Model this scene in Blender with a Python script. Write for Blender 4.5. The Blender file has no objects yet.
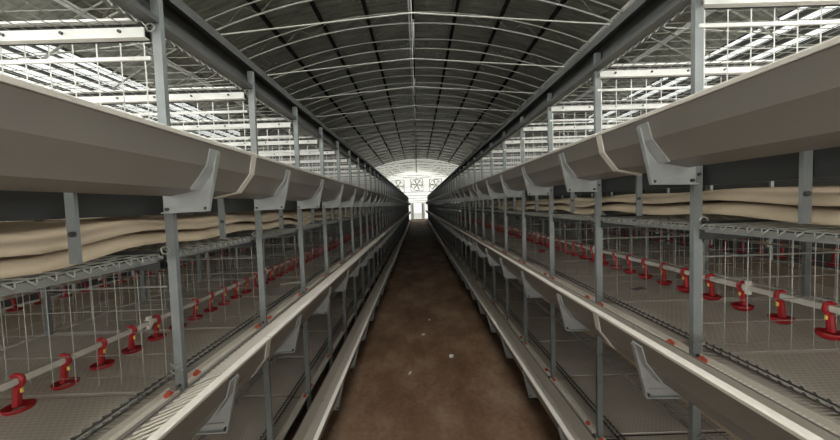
import bpy, math, random
from mathutils import Matrix, Vector
random.seed(7)
S = bpy.context.scene
C = S.collection
H = 1.57                       # eye height above the packed floor
BAY = 0.62                     # distance between cage frames
Y1 = 1.125                     # first frame in view
NF = 50                        # frames per row
YEND = Y1 + (NF - 1) * BAY     # last frame
PITCH = 0.743                  # height of one tier
ROOF_R, ROOF_ZC = 8.64, H + 3.4 - 8.64
HALF = 4.75                    # half width of the house
YW = 36.0                      # far gable
YN = -3.2                      # near gable

# ------------------------------------------------------------------ materials
def nodes(name):
    m = bpy.data.materials.new(name); m.use_nodes = True
    nt = m.node_tree
    return m, nt, nt.nodes['Principled BSDF']

def plain(name, col, rough=0.5, metal=0.0, var=0.0, scale=6.0, bump=0.0, bscale=60.0, spec=0.5):
    m, nt, b = nodes(name)
    b.inputs['Roughness'].default_value = rough
    b.inputs['Metallic'].default_value = metal
    b.inputs['Specular IOR Level'].default_value = spec
    b.inputs['Base Color'].default_value = (*col, 1)
    tc = nt.nodes.new('ShaderNodeTexCoord')
    if var:
        n = nt.nodes.new('ShaderNodeTexNoise'); n.inputs['Scale'].default_value = scale
        n.inputs['Detail'].default_value = 6
        r = nt.nodes.new('ShaderNodeValToRGB')
        r.color_ramp.elements[0].position = 0.3; r.color_ramp.elements[1].position = 0.7
        r.color_ramp.elements[0].color = (*[c * (1 - var) for c in col], 1)
        r.color_ramp.elements[1].color = (*[min(1, c * (1 + var)) for c in col], 1)
        nt.links.new(tc.outputs['Object'], n.inputs['Vector'])
        nt.links.new(n.outputs['Fac'], r.inputs['Fac'])
        nt.links.new(r.outputs['Color'], b.inputs['Base Color'])
    if bump:
        n2 = nt.nodes.new('ShaderNodeTexNoise'); n2.inputs['Scale'].default_value = bscale
        n2.inputs['Detail'].default_value = 4
        bp = nt.nodes.new('ShaderNodeBump'); bp.inputs['Strength'].default_value = bump
        bp.inputs['Distance'].default_value = 0.02
        nt.links.new(tc.outputs['Object'], n2.inputs['Vector'])
        nt.links.new(n2.outputs['Fac'], bp.inputs['Height'])
        nt.links.new(bp.outputs['Normal'], b.inputs['Normal'])
    return m

M = {}
M['zinc'] = plain('galvanized_steel', (0.245, 0.265, 0.262), 0.48, 0.35, 0.16, 9)
M['zinc_lit_tone'] = plain('lit_tone_galvanized_steel', (0.72, 0.72, 0.69), 0.45, 0.15, 0.08, 9)  # galvanized steel made paler to carry the light on the top tier
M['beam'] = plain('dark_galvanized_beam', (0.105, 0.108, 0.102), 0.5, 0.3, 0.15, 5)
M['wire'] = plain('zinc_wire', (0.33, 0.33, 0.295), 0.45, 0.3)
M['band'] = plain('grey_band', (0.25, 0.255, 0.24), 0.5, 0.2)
M['rail'] = plain('shade_darkened_steel', (0.028, 0.029, 0.028), 0.5, 0.2)  # galvanized steel with its shade put into the colour
M['zinc_pale'] = plain('pale_galvanized_sheet', (0.44, 0.46, 0.45), 0.42, 0.2, 0.1, 12)
M['dark_wire'] = plain('dark_wire', (0.11, 0.115, 0.11), 0.5, 0.4)
M['pvc'] = plain('shade_darkened_pvc', (0.215, 0.195, 0.172), 0.38, 0.0, 0.05, 4)  # cream plastic darkened to carry the shade on the outer walls
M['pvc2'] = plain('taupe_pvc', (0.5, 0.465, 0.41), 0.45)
M['lip'] = plain('cream_pvc_lip', (0.80, 0.77, 0.70), 0.30, 0.0, 0.03, 4)
M['strip'] = plain('cream_strip_pvc', (0.72, 0.685, 0.61), 0.35, 0.0, 0.05, 6)
M['red'] = plain('red_plastic', (0.34, 0.010, 0.014), 0.4)
M['orange'] = plain('orange_red_plastic', (0.62, 0.11, 0.06), 0.4)
M['yellow'] = plain('yellow_plastic', (0.75, 0.55, 0.12), 0.4)
M['pipe'] = plain('cream_pipe_pvc', (0.56, 0.525, 0.46), 0.4)
M['belt'] = plain('tan_belt', (0.54, 0.44, 0.315), 0.45, 0.0, 0.06, 3)
M['bolt'] = plain('dark_bolt', (0.08, 0.08, 0.08), 0.4, 0.6)
M['chord'] = plain('zinc_roof_tube', (0.40, 0.40, 0.36), 0.45, 0.25)
M['purlin'] = plain('black_purlin', (0.012, 0.012, 0.011), 0.85, spec=.1)
M['white'] = plain('white_paint', (0.82, 0.82, 0.79), 0.5)
M['grey'] = plain('grey_paint', (0.30, 0.31, 0.30), 0.5)
M['concrete'] = plain('pale_concrete', (0.55, 0.54, 0.50), 0.8, 0, 0.1, 5)
M['scrap'] = plain('pale_scrap', (0.6, 0.55, 0.48), 0.8)

# quilted roof foil
def foil():
    m, nt, b = nodes('roof_foil')
    tc = nt.nodes.new('ShaderNodeTexCoord')
    mp = nt.nodes.new('ShaderNodeMapping'); mp.inputs['Scale'].default_value = (1.2, 9.0, 1.2)
    n = nt.nodes.new('ShaderNodeTexNoise'); n.inputs['Scale'].default_value = 1.6; n.inputs['Detail'].default_value = 8
    n.inputs['Roughness'].default_value = 0.65
    r = nt.nodes.new('ShaderNodeValToRGB')
    r.color_ramp.elements[0].position = 0.3; r.color_ramp.elements[1].position = 0.72
    r.color_ramp.elements[0].color = (0.17, 0.17, 0.14, 1); r.color_ramp.elements[1].color = (0.54, 0.54, 0.45, 1)
    nt.links.new(tc.outputs['Object'], mp.inputs['Vector']); nt.links.new(mp.outputs['Vector'], n.inputs['Vector'])
    nt.links.new(n.outputs['Fac'], r.inputs['Fac']); nt.links.new(r.outputs['Color'], b.inputs['Base Color'])
    n2 = nt.nodes.new('ShaderNodeTexNoise'); n2.inputs['Scale'].default_value = 6.0; n2.inputs['Detail'].default_value = 9; n2.inputs['Roughness'].default_value = .7
    bp = nt.nodes.new('ShaderNodeBump'); bp.inputs['Strength'].default_value = 0.9; bp.inputs['Distance'].default_value = 0.05
    nt.links.new(tc.outputs['Object'], n2.inputs['Vector']); nt.links.new(n2.outputs['Fac'], bp.inputs['Height'])
    nt.links.new(bp.outputs['Normal'], b.inputs['Normal'])
    # foil sparkle painted in as sparse pale patches
    p = nt.nodes.new('ShaderNodeTexNoise'); p.inputs['Scale'].default_value = .55; p.inputs['Detail'].default_value = 2
    q = nt.nodes.new('ShaderNodeTexVoronoi'); q.inputs['Scale'].default_value = 9.0
    nt.links.new(tc.outputs['Object'], p.inputs['Vector']); nt.links.new(tc.outputs['Object'], q.inputs['Vector'])
    pr = nt.nodes.new('ShaderNodeMapRange'); pr.inputs['From Min'].default_value = .55; pr.inputs['From Max'].default_value = .66
    qr = nt.nodes.new('ShaderNodeMapRange'); qr.inputs['From Min'].default_value = .28; qr.inputs['From Max'].default_value = .12
    nt.links.new(p.outputs['Fac'], pr.inputs['Value']); nt.links.new(q.outputs['Distance'], qr.inputs['Value'])
    mu = nt.nodes.new('ShaderNodeMath'); mu.operation = 'MULTIPLY'
    nt.links.new(pr.outputs[0], mu.inputs[0]); nt.links.new(qr.outputs[0], mu.inputs[1])
    mc = nt.nodes.new('ShaderNodeMixRGB'); mc.inputs['Color2'].default_value = (.9, .9, .86, 1)
    nt.links.new(mu.outputs[0], mc.inputs['Fac']); nt.links.new(r.outputs['Color'], mc.inputs['Color1'])
    nt.links.new(mc.outputs['Color'], b.inputs['Base Color'])
    b.inputs['Metallic'].default_value = 0.8; b.inputs['Roughness'].default_value = 0.3
    return m
M['foil'] = foil()

# plastic-mesh cage floor: a fine square grid of holes
def mat_floor():
    m, nt, b = nodes('taupe_mesh_mat')
    tc = nt.nodes.new('ShaderNodeTexCoord')
    br = nt.nodes.new('ShaderNodeTexBrick')
    br.offset = 0.5
    br.inputs['Scale'].default_value = 1.0
    br.inputs['Brick Width'].default_value = 0.022; br.inputs['Row Height'].default_value = 0.014
    br.inputs['Mortar Size'].default_value = 0.0032; br.inputs['Mortar Smooth'].default_value = 0.3
    br.inputs['Color1'].default_value = (0.66, 0.605, 0.535, 1); br.inputs['Color2'].default_value = (0.70, 0.645, 0.57, 1)
    br.inputs['Mortar'].default_value = (0.86, 0.80, 0.72, 1)
    nt.links.new(tc.outputs['Object'], br.inputs['Vector'])
    n = nt.nodes.new('ShaderNodeTexNoise'); n.inputs['Scale'].default_value = 4
    nt.links.new(tc.outputs['Object'], n.inputs['Vector'])
    mx = nt.nodes.new('ShaderNodeMixRGB'); mx.blend_type = 'MULTIPLY'; mx.inputs['Fac'].default_value = 0.35
    nt.links.new(br.outputs['Color'], mx.inputs['Color1']); nt.links.new(n.outputs['Fac'], mx.inputs['Color2'])
    nt.links.new(mx.outputs['Color'], b.inputs['Base Color'])
    b.inputs['Roughness'].default_value = 0.55
    return m
M['mat'] = mat_floor()

def soil():
    m, nt, b = nodes('packed_soil')
    tc = nt.nodes.new('ShaderNodeTexCoord')
    mp = nt.nodes.new('ShaderNodeMapping'); mp.inputs['Scale'].default_value = (1.0, 0.55, 1.0)
    n = nt.nodes.new('ShaderNodeTexNoise'); n.inputs['Scale'].default_value = 2.2; n.inputs['Detail'].default_value = 9
    n.inputs['Roughness'].default_value = 0.62
    r = nt.nodes.new('ShaderNodeValToRGB')
    e = r.color_ramp.elements
    e[0].position = 0.30; e[0].color = (0.078, 0.038, 0.018, 1)
    e[1].position = 0.72; e[1].color = (0.265, 0.19, 0.125, 1)
    x = e.new(0.5); x.color = (0.16, 0.092, 0.05, 1)
    nt.links.new(tc.outputs['Object'], mp.inputs['Vector']); nt.links.new(mp.outputs['Vector'], n.inputs['Vector'])
    nt.links.new(n.outputs['Fac'], r.inputs['Fac'])
    n3 = nt.nodes.new('ShaderNodeTexNoise'); n3.inputs['Scale'].default_value = 26; n3.inputs['Detail'].default_value = 5
    nt.links.new(tc.outputs['Object'], n3.inputs['Vector'])
    mx = nt.nodes.new('ShaderNodeMixRGB'); mx.blend_type = 'OVERLAY'; mx.inputs['Fac'].default_value = 0.35
    nt.links.new(r.outputs['Color'], mx.inputs['Color1']); nt.links.new(n3.outputs['Fac'], mx.inputs['Color2'])
    nt.links.new(mx.outputs['Color'], b.inputs['Base Color'])
    bp = nt.nodes.new('ShaderNodeBump'); bp.inputs['Strength'].default_value = 0.35; bp.inputs['Distance'].default_value = 0.02
    nt.links.new(n3.outputs['Fac'], bp.inputs['Height']); nt.links.new(bp.outputs['Normal'], b.inputs['Normal'])
    b.inputs['Roughness'].default_value = 0.85
    return m
M['soil'] = soil()

def translucent(name, col, amount):
    m, nt, b = nodes(name)
    b.inputs['Base Color'].default_value = (*col, 1); b.inputs['Roughness'].default_value = 0.5
    t = nt.nodes.new('ShaderNodeBsdfTranslucent'); t.inputs['Color'].default_value = (*col, 1)
    mx = nt.nodes.new('ShaderNodeMixShader'); mx.inputs['Fac'].default_value = amount
    out = nt.nodes['Material Output']
    nt.links.new(b.outputs[0], mx.inputs[1]); nt.links.new(t.outputs[0], mx.inputs[2]); nt.links.new(mx.outputs[0], out.inputs[0])
    return m
M['sheet'] = translucent('white_translucent_sheet', (0.86, 0.87, 0.84), 0.55)
M['sheet_line'] = translucent('grey_translucent_rib', (0.74, 0.75, 0.72), 0.45)
def glow(name, col, strength):              # a glowing sheet, for daylit panes and added fills
    m, nt, b = nodes(name)
    b.inputs['Base Color'].default_value = (*col, 1)
    b.inputs['Emission Color'].default_value = (*col, 1); b.inputs['Emission Strength'].default_value = strength
    return m
M['skylight'] = glow('daylit_skylight', (1.0, .98, .94), 11.0)
M['side_pane'] = glow('daylit_side_pane', (.96, 1.0, .98), 1.0)
M['side_fill'] = glow('added_side_glow', (.97, 1.0, .97), 15.0)  # unseen strong side glow, added to light the cage floors opposite
M['low_fill'] = glow('added_low_glow', (1.0, .98, .94), 16.0)  # unseen low glow, added to brighten the middle tier
M['near_fill'] = glow('added_near_glow', (1.0, .98, .94), 6.0)  # unseen high glow, added to brighten the upper cross bars
M['far_roof_glow'] = glow('painted_far_roof_glow', (.93, .94, .86), .62)  # emission stands in for the lit roof and glare by the far gable
M['gable'] = glow('daylit_gable_sheet', (.97, .97, .92), 1.0)
M['wall'] = plain('dark_side_wall', (0.07, 0.07, 0.065), 0.7, 0, 0.1, 3)

# ------------------------------------------------------------------ mesh builder
class MB:
    def __init__(s): s.v = []; s.f = []; s.m = []
    def _add(s, vs, fs, mi=0):
        o = len(s.v); s.v += [tuple(p) for p in vs]
        s.f += [tuple(i + o for i in f) for f in fs]; s.m += [mi] * len(fs)
        return s
    def box(s, x0, x1, y0, y1, z0, z1, mi=0):
        x0, x1 = min(x0, x1), max(x0, x1)
        vs = [(x0,y0,z0),(x1,y0,z0),(x1,y1,z0),(x0,y1,z0),(x0,y0,z1),(x1,y0,z1),(x1,y1,z1),(x0,y1,z1)]
        return s._add(vs, [(0,3,2,1),(4,5,6,7),(0,1,5,4),(1,2,6,5),(2,3,7,6),(3,0,4,7)], mi)
    def prism_y(s, poly, y0, y1, mi=0):          # polygon in XZ swept along Y
        n = len(poly)
        a = sum(poly[i][0]*poly[(i+1)%n][1]-poly[(i+1)%n][0]*poly[i][1] for i in range(n))
        if a < 0: poly = poly[::-1]
        vs = [(x, y0, z) for x, z in poly] + [(x, y1, z) for x, z in poly]
        fs = [tuple(range(n)), tuple(range(2*n-1, n-1, -1))]
        fs += [((i+1)%n, i, n+i, n+(i+1)%n) for i in range(n)]
        return s._add(vs, fs, mi)
    def prism_z(s, poly, z0, z1, mi=0):          # polygon in XY swept along Z
        n = len(poly)
        a = sum(poly[i][0]*poly[(i+1)%n][1]-poly[(i+1)%n][0]*poly[i][1] for i in range(n))
        if a < 0: poly = poly[::-1]
        vs = [(x, y, z0) for x, y in poly] + [(x, y, z1) for x, y in poly]
        fs = [tuple(range(n-1, -1, -1)), tuple(range(n, 2*n))]
        fs += [(i, (i+1)%n, n+(i+1)%n, n+i) for i in range(n)]
        return s._add(vs, fs, mi)
    def tube(s, pts, r, n=6, mi=0, closed=False):
        pts = [Vector(p) for p in pts]; k = len(pts); vs = []; up = None
        for i, p in enumerate(pts):
            if closed: t = pts[(i+1)%k] - pts[i-1]
            else: t = pts[min(i+1,k-1)] - pts[max(i-1,0)]
            t.normalize()
            if up is None:
                up = Vector((0,0,1)) if abs(t.z) < 0.9 else Vector((1,0,0))
            a = (up - t*up.dot(t))
            if a.length < 1e-5: a = t.orthogonal()
            a.normalize(); up = a; b = t.cross(a)
            ri = r[i] if isinstance(r, (list, tuple)) else r
            for j in range(n):
                q = 2*math.pi*j/n
                vs.append(p + a*math.cos(q)*ri + b*math.sin(q)*ri)
        fs = []
        for i in range(k if closed else k-1):
            for j in range(n):
                i2 = (i+1)%k
                fs.append((i*n+j, i*n+(j+1)%n, i2*n+(j+1)%n, i2*n+j))
        if not closed:
            fs += [tuple(range(n-1,-1,-1)), tuple(range((k-1)*n, k*n))]
        return s._add(vs, fs, mi)
    def lathe(s, prof, c, n=16, sx=1, sy=1, mi=0):
        vs = []
        for r, z in prof:
            for j in range(n):
                q = 2*math.pi*j/n
                vs.append((c[0]+r*sx*math.cos(q), c[1]+r*sy*math.sin(q), c[2]+z))
        fs = []
        for i in range(len(prof)-1):
            for j in range(n):
                fs.append((i*n+j, i*n+(j+1)%n, (i+1)*n+(j+1)%n, (i+1)*n+j))
        fs += [tuple(range(n-1,-1,-1)), tuple(range((len(prof)-1)*n, len(prof)*n))]
        return s._add(vs, fs, mi)
    def cap(s, c, axis, r, h, n=10, mi=0):       # short cylinder
        c = Vector(c); a = Vector(axis).normalized()
        return s.tube([c, c + a*h], r, n, mi)
    def mesh(s, name, mats):
        me = bpy.data.meshes.new(name); me.from_pydata(s.v, [], s.f); me.update()
        for m in (mats if isinstance(mats, list) else [mats]): me.materials.append(m)
        if any(s.m): me.polygons.foreach_set('material_index', s.m)
        return me
    def build(s, name, mats, parent=None, loc=(0,0,0), smooth=False):
        me = s.mesh(name, mats)
        if smooth:
            for p in me.polygons: p.use_smooth = True
        return put(name, me, loc, parent)

def put(name, data, loc=(0,0,0), parent=None):
    o = bpy.data.objects.new(name, data); C.objects.link(o); o.location = loc
    if parent: o.parent = parent
    return o
def tag(o, label, cat, group=None, kind=None):
    o['label'] = label; o['category'] = cat
    if group: o['group'] = group
    o['kind'] = kind or 'thing'
    return o
def struct(o): o['kind'] = 'structure'; return o
def dup(o, loc, label=None):
    c = o.copy(); C.objects.link(c); c.location = loc
    if label: c['label'] = label
    for ch in o.children:
        d = ch.copy(); C.objects.link(d); d.parent = c; d.matrix_parent_inverse = ch.matrix_parent_inverse
    return c

ONES = ['', 'first', 'second', 'third', 'fourth', 'fifth', 'sixth', 'seventh', 'eighth', 'ninth', 'tenth', 'eleventh',
        'twelfth', 'thirteenth', 'fourteenth', 'fifteenth', 'sixteenth', 'seventeenth', 'eighteenth', 'nineteenth']
CARD = ['', 'one', 'two', 'three', 'four', 'five', 'six', 'seven', 'eight', 'nine']
TENS = ['', '', 'twenty', 'thirty', 'forty', 'fifty', 'sixty', 'seventy', 'eighty', 'ninety']
TENTH = ['', '', 'twentieth', 'thirtieth', 'fortieth', 'fiftieth', 'sixtieth', 'seventieth', 'eightieth', 'ninetieth']
def nth(n):
    if n < 20: return ONES[n]
    if n >= 100:
        r = n - 100
        return 'hundredth' if r == 0 else 'hundred and ' + nth(r)
    t, u = divmod(n, 10)
    return TENTH[t] if u == 0 else TENS[t] + '-' + ONES[u]
SIDE = {1: 'right', -1: 'left'}
TIER = {1: 'bottom', 2: 'middle', 3: 'top'}
def X(s, x): return x if s > 0 else -(x - 0.092)
def DZ(s): return H if s > 0 else H - 0.042
FY = [Y1 + i * BAY for i in range(NF)]
def mirror(s, pts): return [(X(s, a), b) for a, b in pts]

# ------------------------------------------------------------------ the house
f = MB().box(-HALF, HALF, YN, YW, -0.05, 0)
struct(f.build('floor', M['soil']))

def arc(z_up, x):            # height of an arch z_up above the lower chord
    R = ROOF_R + z_up
    return ROOF_ZC + math.sqrt(R*R - x*x)
xs = [-HALF + 2*HALF*i/48 for i in range(49)]
m = MB(); sk = MB(); fs_ = MB()
for a, b in zip(xs[:-1], xs[1:]):
    pr = [(a, arc(.27, a)), (b, arc(.27, b)), (b, arc(.33, b)), (a, arc(.33, a))]
    if abs((a+b)/2) < .7:                     # skylight over the near end of the aisle
        m.prism_y(pr, YN, -2.2); m.prism_y(pr, 1.4, 26)
        sk.prism_y([(a, arc(.29, a)), (b, arc(.29, b)), (b, arc(.31, b)), (a, arc(.31, a))], -2.2, 1.4)
    else: m.prism_y(pr, YN, 26)
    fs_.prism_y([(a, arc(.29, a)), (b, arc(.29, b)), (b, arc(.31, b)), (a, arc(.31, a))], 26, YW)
struct(m.build('ceiling', M['foil']))
struct(sk.build('window_3', M['skylight']))
struct(fs_.build('window_2', M['far_roof_glow']))  # glowing roof stretch added in place of light falling on it
for i in range(-5, 6):
    x = i * 0.84
    m = MB().box(x-.028, x+.028, YN, 26, arc(.215, x), arc(.268, x))
    tag(m.build('roof_purlin', M['purlin'] if abs(i) < 4 else M['white']),
        f'{"black" if abs(i)<4 else "white"} purlin under the roof foil, ' + ('along the ridge' if i == 0 else f'{nth(abs(i))} from the ridge on the {SIDE[1 if i>0 else -1]} slope'),
        'purlin', 'purlins under the roof foil')

EAVE = arc(.3, HALF)
wn = 4
for s in (1, -1):
    w = MB()
    w.box(s*HALF, s*(HALF+.08), YN, YW, 0, EAVE+.05)
    struct(w.build('wall_'+SIDE[s], M['wall']))
    bands = [(1.62, .07), (1.84, .07), (2.04, .07), (2.2, .05)] if s > 0 else [(1.60+.14*k, .085) for k in range(5)]
    for k, (z, h) in enumerate(bands):
        c = MB().box(s*(HALF-.02), s*(HALF-.002), 2.9, 9, H+z, H+z+h)
        struct(c.build('window_%d' % wn, M['side_pane'])); wn += 1
    c = MB().box(s*(HALF-.02), s*(HALF-.002), YN+.2, 1.8, H+1.25, H+2.2)
    struct(c.build('window_%d' % wn, M['side_fill'])); wn += 1  # added fill pane, out of view

# near gable with a wide open doorway and added glowing fill panes beside it, behind the camera
g = MB()
for a, b in zip(xs[:-1], xs[1:]):
    mid = (a+b)/2
    if abs(mid) > .8: g.prism_y([(a, 0), (b, 0), (b, arc(.3, b)), (a, arc(.3, a))], YN-.1, YN)
    else: g.prism_y([(a, H+.5), (b, H+.5), (b, arc(.3, b)), (a, arc(.3, a))], YN-.1, YN)
struct(g.build('wall_near', M['wall']))
for s in (1, -1):
    c = MB().box(s*1.4, s*3.9, YN+.002, YN+.03, H+1.25, H+2.1)
    struct(c.build('window_%d' % wn, M['near_fill'])); wn += 1
    c = MB().box(s*1.1, s*3.2, YN+.002, YN+.03, H-.52, H-.10)
    struct(c.build('window_%d' % wn, M['low_fill'])); wn += 1

# far gable of white translucent sheet with a doorway
DW, DTOP = 0.72, H + .22
g = MB()
for a, b in zip(xs[:-1], xs[1:]):
    mid = (a+b)/2
    lo = DTOP if abs(mid) < DW else 0
    g.prism_y([(a, lo), (b, lo), (b, arc(.3, b)), (a, arc(.3, a))], YW, YW+.04)
struct(g.build('wall_far', M['gable']))
# horizontal ribs of the gable sheet
for k, z in enumerate([H+.42, H+.72, H+1.02, H+1.38, H+2.98, H+3.2]):
    w = math.sqrt(max(0.2, (ROOF_R+.2)**2 - (z-ROOF_ZC)**2)); w = min(w, HALF)
    o = MB().box(-w, w, YW-.03, YW-.001, z, z+.07).build('trim_%d' % (k+1), M['sheet_line']); struct(o)

# gable fans
def fan(x, z, label):
    r = .62
    root = bpy.data.objects.new('gable_fan', None); C.objects.link(root); root.location = (x, YW-.15, z)
    tag(root, label, 'fan', 'exhaust fans in the far gable')
    m = MB(); t = .07
    m.box(-r-.08, r+.08, 0, .14, r, r+t); m.box(-r-.08, r+.08, 0, .14, -r-t, -r)
    m.box(-r-.08, -r, 0, .14, -r, r); m.box(r, r+.08, 0, .14, -r, r)
    m.build('frame', M['sheet_line'], root)
    m = MB(); m.tube([(math.cos(q)*(r-.03), .05, math.sin(q)*(r-.03)) for q in [2*math.pi*i/28 for i in range(28)]], .03, 6, closed=True)
    m.build('shroud_ring', M['sheet_line'], root)
    m = MB().cap((0, .02, 0), (0, 1, 0), .11, .08, 14); m.build('hub', M['sheet_line'], root)
    for k in range(6):
        q = 2*math.pi*k/6 + x
        c, s_ = math.cos(q), math.sin(q)
        pts = [(.10, -.05), (.52, -.15), (.55, .02), (.10, .05)]
        vs = [(u*c - v*s_, .05 + (.03 if v > 0 else -.02), u*s_ + v*c) for u, v in pts]
        vs += [(a, b+.012, d) for a, b, d in vs]
        mm = MB()._add(vs, [(0,1,2,3),(7,6,5,4),(0,4,5,1),(1,5,6,2),(2,6,7,3),(3,7,4,0)])
        mm.build('blade', M['sheet_line'], root)
fan(-2.05, H+2.12, 'round exhaust fan at the left of the far gable')
fan(0.0, H+2.2, 'round exhaust fan in the middle of the far gable above the doorway')
fan(2.05, H+2.12, 'round exhaust fan at the right of the far gable')

# doorway at the far end: two grey leaves folded open, a pale step
m = MB()
m.box(-DW-.06, -DW, YW-.06, YW+.08, 0, DTOP+.06); m.box(DW, DW+.06, YW-.06, YW+.08, 0, DTOP+.06)
m.box(-DW, DW, YW-.06, YW+.08, DTOP, DTOP+.06)
o = m.build('door_1', M['white']); struct(o)
for s in (1, -1):
    d = bpy.data.objects.new('door_leaf', None); C.objects.link(d); d.location = (s*.56, YW-.1, 0)
    tag(d, f'grey door leaf standing ajar on the {SIDE[s]} of the far doorway', 'door')
    MB().box(-.13, .13, -.02, .02, .08, DTOP-.03).build('panel', M['sheet_line'], d)
    MB().cap((-s*.08, -.02, 1.0), (0, -1, 0), .02, .05).build('handle', M['bolt'], d)
m = MB().box(-.78, .78, YW-1.0, YW-.2, 0, .07)
tag(m.build('door_step', M['concrete']), 'pale concrete step in front of the far doorway', 'step')
m = MB().box(-12, 12, YW+.1, YW+30, -.1, -.02)
struct(m.build('ground_outside', M['concrete']))

# roof trusses
TR = [0.3 + k for k in range(-2, 35)]
def chord(zu, y, r):
    return MB().tube([(x, y, arc(zu, x)) for x in [-HALF + 2*HALF*i/40 for i in range(41)]], r, 6)
for k, y in enumerate(TR):
    if k == 0:
        root = bpy.data.objects.new('roof_truss', None); C.objects.link(root)
        chord(.2, 0, .013).build('top_chord', M['chord'], root, smooth=True)
        chord(0, 0, .016).build('bottom_chord', M['chord'], root, smooth=True)
        wm = MB(); n = 36
        for i in range(n):
            xa = -HALF + 2*HALF*i/n; xb = -HALF + 2*HALF*(i+1)/n
            za, zb = (0, .2) if i % 2 else (.2, 0)
            wm.tube([(xa, 0, arc(za, xa)), (xb, 0, arc(zb, xb))], .0032, 4)
        wm.build('web', M['wire'], root)
        apex, foot = H + 1.88, H + 1.88 - .084*HALF
        MB().tube([(-HALF, 0, foot), (0, 0, apex), (HALF, 0, foot)], .0075, 6).build('tie_rod', M['chord'], root)
        MB().tube([(0, 0, apex), (0, 0, arc(0, 0))], .006, 5).build('hanger', M['chord'], root)
        root.location = (0, y, 0)
        tag(root, '', 'truss', 'roof trusses')
        first = root
    else:
        root = dup(first, (0, y, 0))
    root['label'] = ('arched steel roof truss nearest the near gable' if k == 0 else
                     'arched steel roof truss, last before the far gable' if k == len(TR)-1 else
                     f'arched steel roof truss, {nth(len(TR)-k)} counted back from the far gable')

# lighting conduit hung under the ridge, with tube fittings that are switched off
m = MB().tube([(-.04, YN+.3, H+3.28), (-.04, YW-3, H+3.28)], .016, 8)
tag(m.build('ridge_conduit', M['white']), 'thin white conduit running under the roof ridge', 'pipe')
m = MB().tube([(.03, YN+.3, H+3.2), (.03, YW-3, H+3.2)], .012, 8)
tag(m.build('lamp_cable', M['purlin']), 'black lamp cable slung beside the white ridge conduit', 'cable')
LT = [1.2 + 2.6*k for k in range(12)]
for k, y in enumerate(LT):
    root = bpy.data.objects.new('tube_lamp', None); C.objects.link(root); root.location = (.03, y, H+3.17)
    tag(root, f'unlit white tube lamp under the ridge, {nth(k+1)} from the near end', 'lamp', 'unlit tube lamps under the ridge')
    MB().box(-.02, .02, -.6, .6, 0, .03).build('housing', M['grey'], root)
    MB().tube([(0, -.57, -.018), (0, .57, -.018)], .014, 8).build('tube', M['white'], root, smooth=True)

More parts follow.
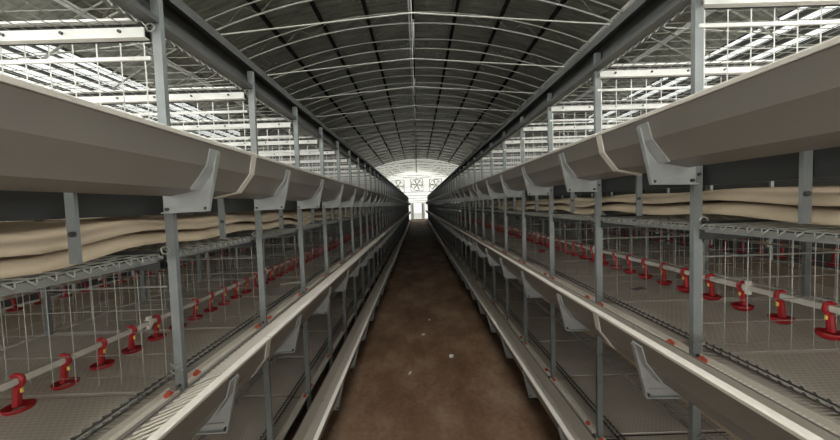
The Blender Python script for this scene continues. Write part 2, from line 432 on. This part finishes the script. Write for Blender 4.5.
# ------------------------------------------------------------------ the cage rows
def tube_row(s):
    dz = DZ(s); sd = SIDE[s]
    def x(v): return X(s, v)
    PX = .968 if s > 0 else .942
    # --- uprights
    def upright(wx):
        w, d, t = .0145, .018, .003
        return [(wx-w, 0), (wx+w, 0), (wx+w, d), (wx+w-t, d), (wx+w-t, t), (wx-w+t, t), (wx-w+t, d), (wx-w, d)]
    post = MB().prism_z(upright(0), .0, dz+.765).mesh('upright_post', M['zinc'])
    foot = MB().box(-.04, .04, -.03, .05, 0, .012).mesh('foot_plate', M['zinc'])
    hook = MB()
    hz = dz - .505
    hook.tube([(-s*.020, -.006, hz+.004), (-s*.012, -.012, hz-.006), (0, -.014, hz-.010), (s*.014, -.012, hz-.004), (s*.024, -.004, hz+.004)], .0032, 5)
    hook.tube([(-s*.020, -.006, hz+.022), (0, -.013, hz+.016), (s*.022, -.004, hz+.024)], .0028, 5)
    hookm = hook.mesh('wire_hook', M['wire'])
    ez = dz - .085
    eyem = [MB().tube([(s*.016+.014*math.cos(q), -.004, z+.013*math.sin(q)) for q in [i*math.pi/5 for i in range(10)]], .003, 5, closed=True).mesh('wire_eye', M['wire']) for z in (ez, ez+.743)]
    blm = [MB().cap((0, 0, z), (0, -1, 0), .006, .006, 8).mesh('bolt', M['bolt']) for z in (dz+.075, dz+.19, dz+.69, dz-.67, dz-.56)]
    for i, y in enumerate(FY):
        o = put('upright_post', post, (x(PX), y, 0))
        tag(o, f'{nth(i+1)} galvanized aisle-side upright of the {sd} row from the near end', 'post', f'aisle-side uprights of the {sd} cage row')
        put('foot_plate', foot, parent=o)
        if i < 14:
            put('wire_hook', hookm, parent=o)
            for e in eyem: put('wire_eye', e, parent=o)
        if i < 8:
            for b in blm: put('bolt', b, parent=o)
    cpost = MB().prism_z(upright(0), 0, dz+.70).mesh('upright_post', M['zinc'])
    for i, y in enumerate(FY):
        o = put('upright_post', cpost, (x(2.1), y, 0))
        tag(o, f'{nth(i+1)} inner upright behind the drinkers of the {sd} row from the near end', 'post', f'inner uprights of the {sd} cage row')
    for i, y in enumerate(FY[:24]):
        o = put('upright_post', cpost, (x(3.25), y, 0))
        tag(o, f'{nth(i+1)} wall-side upright of the {sd} row from the near end', 'post', f'wall-side uprights of the {sd} cage row')
    # short hangers between belt and cage top (tiers 2 and 3 share them)
    hp = .0115
    st = MB().prism_z([(-hp, 0), (hp, 0), (hp, .010), (hp-.003, .010), (hp-.003, .003), (-hp+.003, .003), (-hp+.003, .010), (-hp, .010)], 0, .183).mesh('hanger_post', M['zinc'])
    bb = MB().cap((-s*.006, 0, .075), (0, -1, 0), .007, .008, 8).mesh('bolt', M['bolt'])
    for i, y in enumerate(FY[:20]):
        o = put('hanger_post', st, (x(.976 if s > 0 else .949), y-BAY/2, dz-.078))
        tag(o, f'{nth(i+1)} short hanger at the tan belt of the {sd} row from the near end', 'hanger', f'short belt hangers of the {sd} cage row')
        put('bolt', bb, parent=o)
    # --- top beam: lipped channel
    m = MB()
    prof = [(.925, .775), (.925, .812), (1.0, .812), (1.0, .672), (.93, .672), (.93, .69), (.936, .69), (.936, .678), (.994, .678), (.994, .806), (.931, .806), (.931, .775)]
    m.prism_y([(x(a), dz+b) for a, b in prof], -1.2, YEND+.1)
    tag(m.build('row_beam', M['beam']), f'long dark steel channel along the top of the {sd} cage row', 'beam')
    # --- tier by tier
    for t in (1, 2, 3):
        zt = dz + (t-3)*PITCH                 # heights below are those of the top tier
        dx = {3: 0, 2: -.02, 1: -.02 if s > 0 else -.075}[t]
        tn = TIER[t]
        # long channel under the tier
        m = MB().prism_y([(x(a), zt+b) for a, b in [(.992, .106), (.992, .036), (1.03, .036), (1.03, .042), (.998, .042), (.998, .100), (1.03, .100), (1.03, .106)]], -1.2, YEND+.05)
        tag(m.build('tier_rail', M['rail']), f'shade-darkened steel rail under the {tn} tier of the {sd} cage row', 'rail')
        zq = zt - (.026 if (s < 0 and t == 2) else 0)      # the left middle trough hangs a little lower
        # feed trough in three-metre sections
        edges = [-1.4, 1.37]
        while edges[-1] < YEND: edges.append(min(edges[-1]+3.1, YEND+.15))
        outer = [(.757, .268), (.772, .190), (.828, .118), (.925, .098), (.932, .205)]
        inner = [(.928, .205), (.921, .103), (.831, .123), (.776, .191), (.761, .262)]
        sec_cache = {}
        for k in range(len(edges)-1):
            a, b = edges[k]+.003, edges[k+1]-.003
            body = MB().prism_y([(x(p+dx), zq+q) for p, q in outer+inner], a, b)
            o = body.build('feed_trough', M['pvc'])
            pos = ('nearest the camera' if k == 0 else 'last before the far gable' if k == len(edges)-2 else f'{nth(k+1)} from the near end')
            tag(o, f'cream {tn}-tier feed trough section of the {sd} row, {pos}', 'trough', f'feed trough sections of the {sd} cage row')
            lip = MB().prism_y([(x(p+dx), zq+q) for p, q in [(.752, .262), (.750, .272), (.754, .275), (.775, .275), (.775, .269), (.760, .268), (.758, .262)]], a, b)
            lo = lip.build('rim', M['lip'], o); lo['label'] = 'bright cream rolled rim'
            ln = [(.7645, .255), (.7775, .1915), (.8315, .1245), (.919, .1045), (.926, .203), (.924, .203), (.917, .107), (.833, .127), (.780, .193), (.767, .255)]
            MB().prism_y([(x(p+dx), zq+q) for p, q in ln], a, b).build('lit_inside_skin', M['pvc2'], o)['label'] = 'inside of the trough in a painted-in lighter tone'  # extra inner skin added to brighten the trough inside
            if k < len(edges)-2 and k < 4:
                jp = [(.753, .268), (.768, .189), (.826, .114), (.925, .094), (.925, .098), (.828, .118), (.772, .190), (.757, .268)]
                j = MB().prism_y([(x(p+dx), zq+q) for p, q in jp], b-.022, b+.012)
                j.build('joint_sleeve', M['strip'], o)
        # brackets
        plate = [(.752, .236), (.760, .246), (.770, .232), (.776, .190), (.826, .116), (.952, .112), (.952, .040), (.797, .044)]
        pm = MB().prism_y([(x(p+dx), q) for p, q in plate], -.003, .003)
        # embossed rib along the outer edge
        rb = [(.768, .205), (.774, .206), (.808, .075), (.94, .068), (.94, .060), (.800, .066)]
        pm.prism_y([(x(p+dx), q) for p, q in rb], -.008, -.003)
        pme = pm.mesh('plate', M['zinc_pale'])
        fl = MB()
        fl.prism_y([(x(p+dx), q) for p, q in [(.752, .236), (.797, .044), (.801, .044), (.756, .238)]], -.016, .003)
        fl.prism_y([(x(p+dx), q) for p, q in [(.797, .044), (.952, .040), (.952, .044), (.799, .048)]], -.016, .003)
        fle = fl.mesh('edge_flange', M['zinc_pale'])
        wg = MB().prism_y([(x(p+dx), q) for p, q in [(.752, .244), (.7675, .190), (.824, .114), (.828, .118), (.772, .190), (.757, .246)]], -.05, -.003)
        wge = wg.mesh('wing', M['zinc_pale'])
        bt = MB()
        bte = []
        for (p, q) in [(.764, .222), (.806, .054), (.938, .054)]:
            bte.append(MB().cap((x(p+dx), -.003, q), (0, -1, 0), .0055, .009, 8).mesh('bolt', M['bolt']))
        for i, y in enumerate(FY):
            o = put('trough_bracket', pme, (0, y-.004, zq))
            tag(o, f'{nth(i+1)} bracket under the {tn} trough of the {sd} row from the near end', 'bracket', f'{tn} trough brackets of the {sd} cage row')
            put('edge_flange', fle, parent=o); put('wing', wge, parent=o)
            if i < 12:
                for b in bte: put('bolt', b, parent=o)
        # cage floor panel per bay: mat + front grate
        zf = zt + (.183 if s > 0 else .158)
        mat = MB()
        mat.box(x(1.065), x(2.08), .012, BAY-.012, -.012, 0)
        mate = mat.mesh('cage_floor', M['mat'])
        gr = MB()
        n = 40
        for j in range(n):
            yy = .015 + (BAY-.03)*j/(n-1)
            gr.tube([(x(.945), yy, -.006), (x(1.07), yy, -.006)], .0022, 4)
        gr.box(x(.955), x(1.064), .012, BAY-.012, -.022, -.018)
        gre = gr.mesh('floor_grate', M['pvc2'])
        ch = MB()
        for xx in (1.045, 1.075):
            ch.tube([(x(xx), .0, .003), (x(xx), BAY, .003)], .0030, 5)
            for j in range(20):
                yy = .016 + j*.031
                ch.tube([(x(xx)-.006, yy, .006), (x(xx)+.006, yy+.014, .006)], .0036, 4)
        che = ch.mesh('edge_wire', M['dark_wire'])
        for i in range(-2, NF-1):
            o = put('cage_floor', mate, (0, Y1+i*BAY, zf))
            pos = 'beside the camera' if i == -1 else ('behind the camera' if i == -2 else f'in the {nth(i+1)} full bay')
            tag(o, f'taupe {tn}-tier floor panel of the {sd} row {pos}', 'cage floor', f'{tn} tier floor panels of the {sd} cage row')
            if t < 3:
                put('floor_grate', gre, parent=o); put('edge_wire', che, parent=o)['label'] = 'dark twisted edge wires'
        # back half floor, one long slatted panel
        m = MB().box(x(2.12), x(3.0), -.6, YEND, zf-.012, zf)
        tag(m.build('cage_floor', M['mat']), f'long taupe floor of the {tn} tier in the wall-side half of the {sd} row', 'cage floor')
        # guard strips with red clips
        if t < 3:
            zs = zt + (.174 if s > 0 else .160)
            xs_ = .953
            sp = [(-.019, 0), (.019, 0), (.019, .022), (.015, .022), (.015, .004), (-.015, .004), (-.015, .014), (-.019, .014)]
            a, b = .030, BAY-.012
            se = MB().prism_y([(x(xs_+p), q) for p, q in sp], a, b).mesh('guard_strip', M['strip'])
            gl = MB()
            for j in range(20):
                yy = .02 + j*(BAY-.04)/19
                gl.tube([(x(.787+dx), yy, .066), (x(.92), yy, .006)], .0042, 4)
            gl.tube([(x(.787+dx), .01, .066), (x(.787+dx), BAY-.01, .066)], .004, 4)
            gle = gl.mesh('feed_grille', M['strip'])
            def clip(yy):
                c = MB().box(x(xs_-.009), x(xs_+.010), yy-.009, yy+.009, .004, .016)
                c.cap((x(xs_), yy, .016), (0, 0, 1), .007, .006, 8)
                return c.mesh('red_clip', M['orange'])
            c1, c2 = clip(a+.075), clip(b-.025)
            for i in range(-2, NF-1):
                o = put('guard_strip', se, (0, Y1+i*BAY, zs))
                pos = 'beside the camera' if i == -1 else ('behind the camera' if i == -2 else f'in the {nth(i+1)} full bay')
                tag(o, f'cream guard strip behind the {sd} {tn} trough {pos}', 'strip', f'{tn} tier guard strips of the {sd} cage row')
                if s < 0 and t == 2: put('feed_grille', gle, parent=o)
                if i < 16:
                    put('clip', c1, parent=o)['label'] = 'small orange-red clip'; put('clip', c2, parent=o)['label'] = 'small orange-red clip'
        # belts under the tier above the next cage top
        if t > 1:
            N = 8
            for (xa, xb, nm) in ((1.03, 2.02, 'aisle-side'), (2.2, 3.44, 'wall-side')):
                for (z0, run, drop) in ((.022, 'upper', .036), (-.022, 'lower', .040)):
                    vs = []; fs = []
                    prof = [(xa, -drop), (xa+.006, -drop*.45), (xa+.03, -.006), (xa+.10, 0), ((xa+xb)/2, .004), (xb, 0)]
                    ny = (NF+1)*N
                    for j in range(ny+1):
                        yy = Y1 - 2*BAY + BAY*j/N
                        ph = (j % N)/N
                        sg = (1-math.cos(2*math.pi*ph))/2 * (.020 + .012*math.sin(j//N*2.3+s))
                        for q, (p, d) in enumerate(prof):
                            w = 1 if q < 3 else .5
                            vs.append((x(p), yy, zt+z0-.005+d-sg*w + .004*math.sin(yy*1.7+p*5)))
                    K = len(prof)
                    for j in range(ny):
                        for q in range(K-1):
                            fs.append((j*K+q, j*K+q+1, (j+1)*K+q+1, (j+1)*K+q))
                    mm = MB()._add(vs, fs)
                    o = mm.build('manure_belt', M['belt'], smooth=True)
                    sol = o.modifiers.new('thick', 'SOLIDIFY'); sol.thickness = .003; sol.offset = 0
                    tag(o, f'{run} run of the tan belt under the {tn} tier, {nm} half of the {sd} row', 'belt', f'tan belts of the {sd} cage row')
        # top wire panel of the cage, with the wavy front wire
        zc = zt + (.643 if t < 3 else .665); zb = zc + (0 if t < 3 else .018 if s > 0 else .006)
        tp = MB()
        for xx in [.99 + .055*j for j in range(20)]:
            tp.tube([(x(xx), 0, 0), (x(xx), BAY, 0)], .0021 if xx < 1.9 else .002, 4)
        for j in range(9):
            yy = .02 + j*(BAY-.04)/8
            tp.tube([(x(.975), yy, .003), (x(2.06), yy, .003)], .0018, 4)
        tpe = tp.mesh('cage_grid', M['wire'])
        wv = MB(); pts = []
        for j in range(15):
            y0 = j*BAY/15
            pts += [(x(.972), y0, .0), (x(.972), y0+BAY/15*.5, .003), (x(.968), y0+BAY/15*.68, -.006), (x(.965), y0+BAY/15*.80, -.012), (x(.966), y0+BAY/15*.92, -.008)]
        wv.tube(pts, .0022, 4)
        wve = wv.mesh('wavy_wire', M['wire'])
        bd = MB().prism_y([(x(a), b) for a, b in [(.976, -.004), (.980, -.024), (.984, -.024), (.980, -.004)]], 0, BAY).mesh('edge_band', M['band'])
        for i in range(-2, NF-1):
            o = put('cage_grid', tpe, (0, Y1+i*BAY, zc))
            pos = 'beside the camera' if i == -1 else ('behind the camera' if i == -2 else f'in the {nth(i+1)} full bay')
            tag(o, f'wire roof panel over the {sd} {tn} tier {pos}', 'wire panel', f'{tn} tier wire roofs of the {sd} cage row')
            if i < 20: put('wavy_wire', wve, parent=o)
            if t < 3: put('edge_band', bd, parent=o)
        # cross bars and wire partitions at the frames
        cb = MB()
        xa, xb = x(.972), x(2.08)
        cb.box(xa, xb, -.014, -.010, -.046, -.018); cb.box(xa, xb, -.014, .014, -.049, -.046)
        cb.box(xa, xb, -.014, .014, .006, .013); cb.box(xa, xb, -.014, .010, -.020, -.017)
        cbe = cb.mesh('cross_bar', M['zinc_lit_tone'] if t == 3 else M['rail'])  # lit tone on top-tier bars, shaded tone on the middle tier
        wbe = MB().box(xa, xb, .010, .014, -.052, .006).mesh('web', M['rail'])  # shade inside the channel put into the web colour
        cbolts = []
        for k in range(6):
            cbolts.append(MB().cap((x(1.05+.19*k), -.014, -.030), (0, -1, 0), .0055, .006, 8).mesh('bolt', M['bolt']))
        pt = MB()
        hz_ = .643 - .183 - .07; WR = .0023 if t == 3 else .0014
        for j in range(14):
            xx = .985 + .079*j
            pt.tube([(x(xx), 0, -.06), (x(xx), 0, -.06-hz_)], WR, 4)
        for q in range(5):
            zz = -.07 - hz_*(q+.55)/5
            pt.tube([(x(.965), .002, zz), (x(2.08), .002, zz)], .0016 if q == 1 else .0012, 4)
        if t == 3: pt.box(x(.965), x(2.08), -.004, .004, -.118, -.106)
        else: pt.tube([(x(.965), .002, -.11), (x(2.08), .002, -.11)], .0017, 4)
        pte = pt.mesh('wire_partition', M['zinc_lit_tone'] if t == 3 else M['wire'])  # top-tier wires take the paler, lit-looking tone
        for i in range(0, NF if t > 1 else 0):
            y = FY[i]
            o = put('cross_bar', cbe, (0, y, zb)); put('web', wbe, parent=o)['label'] = 'recessed web with painted-in shade'
            tag(o, f'bolted cross bar over the {sd} {tn} tier at the {nth(i+1)} upright', 'cross bar', f'{tn} tier cross bars of the {sd} cage row')
            if i < 8:
                for b in cbolts: put('bolt', b, parent=o)
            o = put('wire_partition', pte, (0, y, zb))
            tag(o, f'wire partition inside the {sd} {tn} tier at the {nth(i+1)} upright', 'partition', f'{tn} tier wire partitions of the {sd} cage row')
        # centre divider mesh
        if t > 1:
            dm = MB()
            for j in range(12):
                yy = BAY*(j+.5)/12
                dm.tube([(x(2.085), yy, 0), (x(2.085), yy, .44)], .0015, 4)
            for j in range(8):
                dm.tube([(x(2.085), 0, .02+.06*j), (x(2.085), BAY, .02+.06*j)], .0017, 4)
            dme = dm.mesh('divider_mesh', M['wire'])
            for i in range(-1, 24):
                o = put('divider_mesh', dme, (0, Y1+i*BAY, zf))
                pos = 'beside the camera' if i == -1 else f'in the {nth(i+1)} full bay'
                tag(o, f'wire centre divider of the {sd} {tn} tier {pos}', 'wire panel', f'{tn} tier centre dividers of the {sd} cage row')
    # --- drinkers on the middle tier
    zt = dz - PITCH
    xd = 1.43 if s > 0 else 1.42
    zp = dz - (.405 if s > 0 else .488)
    sp = .155 if s > 0 else .143
    y0 = 1.43*.7826 if s > 0 else 1.33*.9014 - sp
    def pipe(xx, label):
        m = MB().box(x(xx)-.011, x(xx)+.011, -.3, YEND, zp-.011, zp+.011)
        o = m.build('drinker_pipe', M['pipe']); tag(o, label, 'pipe', f'drinker pipes of the {sd} cage row')
        for j in range(8):
            yy = Y1 + .28 + j*BAY*2 + (0.18 if s < 0 else 0)
            c = MB(); c.box(x(xx)-.015, x(xx)+.015, yy-.010, yy+.010, zp-.015, zp+.015); c.box(x(xx)-.008, x(xx)+.008, yy-.008, yy+.008, zp+.014, zp+.03); c.box(x(xx)-.008, x(xx)+.008, yy-.008, yy+.008, zp-.03, zp-.014)
            c.build('coupling', M['strip'], o)
    pipe(xd, f'cream square pipe carrying red drinkers in the aisle-side half of the {sd} row')
    pipe(2.85, f'cream square drinker pipe in the wall-side half of the {sd} row')
    # one drinker: saddle hook round the pipe, stem, cup, yellow nipple
    sad = MB()
    sad.tube([(s*.012, 0, .013), (0, 0, .018), (-s*.013, 0, .015), (-s*.019, 0, .004), (-s*.018, 0, -.010), (-s*.010, 0, -.020), (0, 0, -.026)], [.0065, .0075, .008, .008, .008, .009, .010], 8)
    sad = sad.mesh('saddle', M['red'])
    stm = MB().tube([(-s*.002, 0, -.022), (0, 0, -.04), (s*.004, 0, -.085)], [.010, .0105, .012], 8).mesh('stem', M['red'])
    cup = MB().lathe([(.009, -.112), (.026, -.107), (.037, -.094), (.039, -.084), (.036, -.083), (.025, -.096), (.010, -.098)], (0, 0, 0), 18)
    cupm = cup.mesh('cup', M['red'])
    for p in cupm.polygons: p.use_smooth = len(p.vertices) == 4
    nip = MB().cap((-s*.014, 0, -.024), (0, 0, -1), .0045, .016, 8).mesh('nipple', M['yellow'])
    n = 118
    for i in range(n):
        o = put('drinker', cupm, (x(xd), y0 + i*sp, zp))
        o.rotation_euler = (0, 0, random.uniform(-.15, .15))
        tag(o, f'{nth(i+1)} red drinker on the aisle-side pipe of the {sd} row', 'drinker', f'red drinkers on the aisle-side pipe of the {sd} cage row')
        put('stem', stm, parent=o); put('saddle', sad, parent=o)
        if i < 40: put('nipple', nip, parent=o)['label'] = 'yellow nipple pin'
    far = MB()
    for i in range(n, int((YEND-y0)/sp)):
        far.lathe([(.030, -.104), (.046, -.084), (.012, -.09)], (x(xd), y0+i*sp, zp), 8)
        far.box(x(xd)-.01, x(xd)+.01, y0+i*sp-.01, y0+i*sp+.01, zp-.09, zp+.016)
    tag(far.build('drinker_line', M['red']), f'line of tiny red drinkers towards the far end of the {sd} row', 'drinkers', kind='stuff')
    for i in range(30):
        o = put('drinker', cupm, (x(2.85), 1.9 + i*.16, zp))
        o.rotation_euler = (0, 0, math.pi)
        tag(o, f'{nth(i+1)} red drinker behind the centre mesh of the {sd} row', 'drinker', f'red drinkers behind the centre mesh of the {sd} cage row')
        put('stem', stm, parent=o); put('saddle', sad, parent=o)

for s in (1, -1): tube_row(s)

# ------------------------------------------------------------------ loose bits
def scrap(x, y, z, l, w, h, rot, mat, name, label):
    n = 7; top = []
    for i in range(n):
        q = 2*math.pi*i/n
        top.append((math.cos(q)*l*random.uniform(.7, 1), math.sin(q)*w*random.uniform(.7, 1)))
    o = MB().prism_z(top, 0, h).build(name, mat, loc=(x, y, z)); o.rotation_euler = (0, 0, rot)
    tag(o, label, name.replace('_', ' '))
zl, zr = H-.042-PITCH+.158, H-PITCH+.183
scrap(.02, 3.9, 0, .03, .018, .012, .4, M['scrap'], 'pebble', 'small pale pebble lying mid-aisle on the brown floor')
scrap(.11, 4.4, 0, .02, .015, .012, .9, M['scrap'], 'pebble', 'tiny pale pebble on the floor near the right trough foot')
scrap(-.12, 3.0, 0, .035, .012, .01, 1.2, M['scrap'], 'wood_chip', 'flat pale chip lying left of the aisle middle')
scrap(.3, 3.3, 0, .028, .02, .02, .2, M['white'], 'plastic_bit', 'white plastic bit on the floor under the right bottom trough')
o = MB().box(-.09, .09, -.008, .008, 0, .012).build('loose_strip', M['strip'], loc=(-1.08, 2.75, zl)); o.rotation_euler = (0, 0, .35)
tag(o, 'short cream strip lying loose on the left middle cage floor', 'strip')
o = MB().lathe([(.03, 0), (.046, .02), (.040, .021), (.012, .008)], (0, 0, 0), 14).build('loose_cup', M['red'], loc=(1.36, 3.6, zr))
tag(o, 'dark red drinker cup lying loose on the right middle cage floor', 'cup')
o = MB().box(-.05, .05, -.02, .02, 0, .008).build('metal_plate', M['zinc'], loc=(1.33, 1.97, zr)); o.rotation_euler = (0, 0, .4)
tag(o, 'small grey metal plate lying on the right middle cage floor', 'plate')

# ------------------------------------------------------------------ light
W = bpy.data.worlds.new('overcast'); S.world = W; W.use_nodes = True
bg = W.node_tree.nodes['Background']; bg.inputs['Color'].default_value = (1.0, 1.0, 0.97, 1); bg.inputs['Strength'].default_value = 1.3
def area(name, loc, target, sx, sy, power, col=(1, 1, 1), spread=180):
    l = bpy.data.lights.new(name, 'AREA'); l.shape = 'RECTANGLE'; l.size = sx; l.size_y = sy; l.energy = power; l.color = col
    l.spread = math.radians(spread)
    o = bpy.data.objects.new(name, l); C.objects.link(o); o.location = loc
    o.rotation_euler = (Vector(target)-Vector(loc)).to_track_quat('-Z', 'Y').to_euler()
    return o
area('doorway_daylight', (0, YN+.05, H-.6), (0, 6, H-.5), 1.5, 1.7, 14, (1.0, .97, .92))

# ------------------------------------------------------------------ camera
yaw, pitch, roll = 0.00614831869, 0.04591985, 0.032
cy_, sy_, cp, sp_ = math.cos(yaw), math.sin(yaw), math.cos(pitch), math.sin(pitch)
F = Vector((sy_*cp, cy_*cp, -sp_)); R = Vector((cy_, -sy_, 0)); U = R.cross(F)
R2 = R*math.cos(roll) - U*math.sin(roll); U2 = R*math.sin(roll) + U*math.cos(roll)
cam = bpy.data.cameras.new('camera'); co = bpy.data.objects.new('camera', cam); C.objects.link(co)
cam.sensor_width = 36; cam.lens = 36*328/840; cam.clip_start = .02; cam.clip_end = 200
co.matrix_world = Matrix(((R2.x, U2.x, -F.x, 0), (R2.y, U2.y, -F.y, 0), (R2.z, U2.z, -F.z, H), (0, 0, 0, 1)))
S.camera = co
S.view_settings.view_transform = 'Standard'; S.view_settings.look = 'None'
S.view_settings.exposure = -0.15; S.view_settings.gamma = 1.0; S.view_settings.use_curve_mapping = False
S.cycles.max_bounces = 8; S.cycles.diffuse_bounces = 5; S.cycles.use_denoising = True
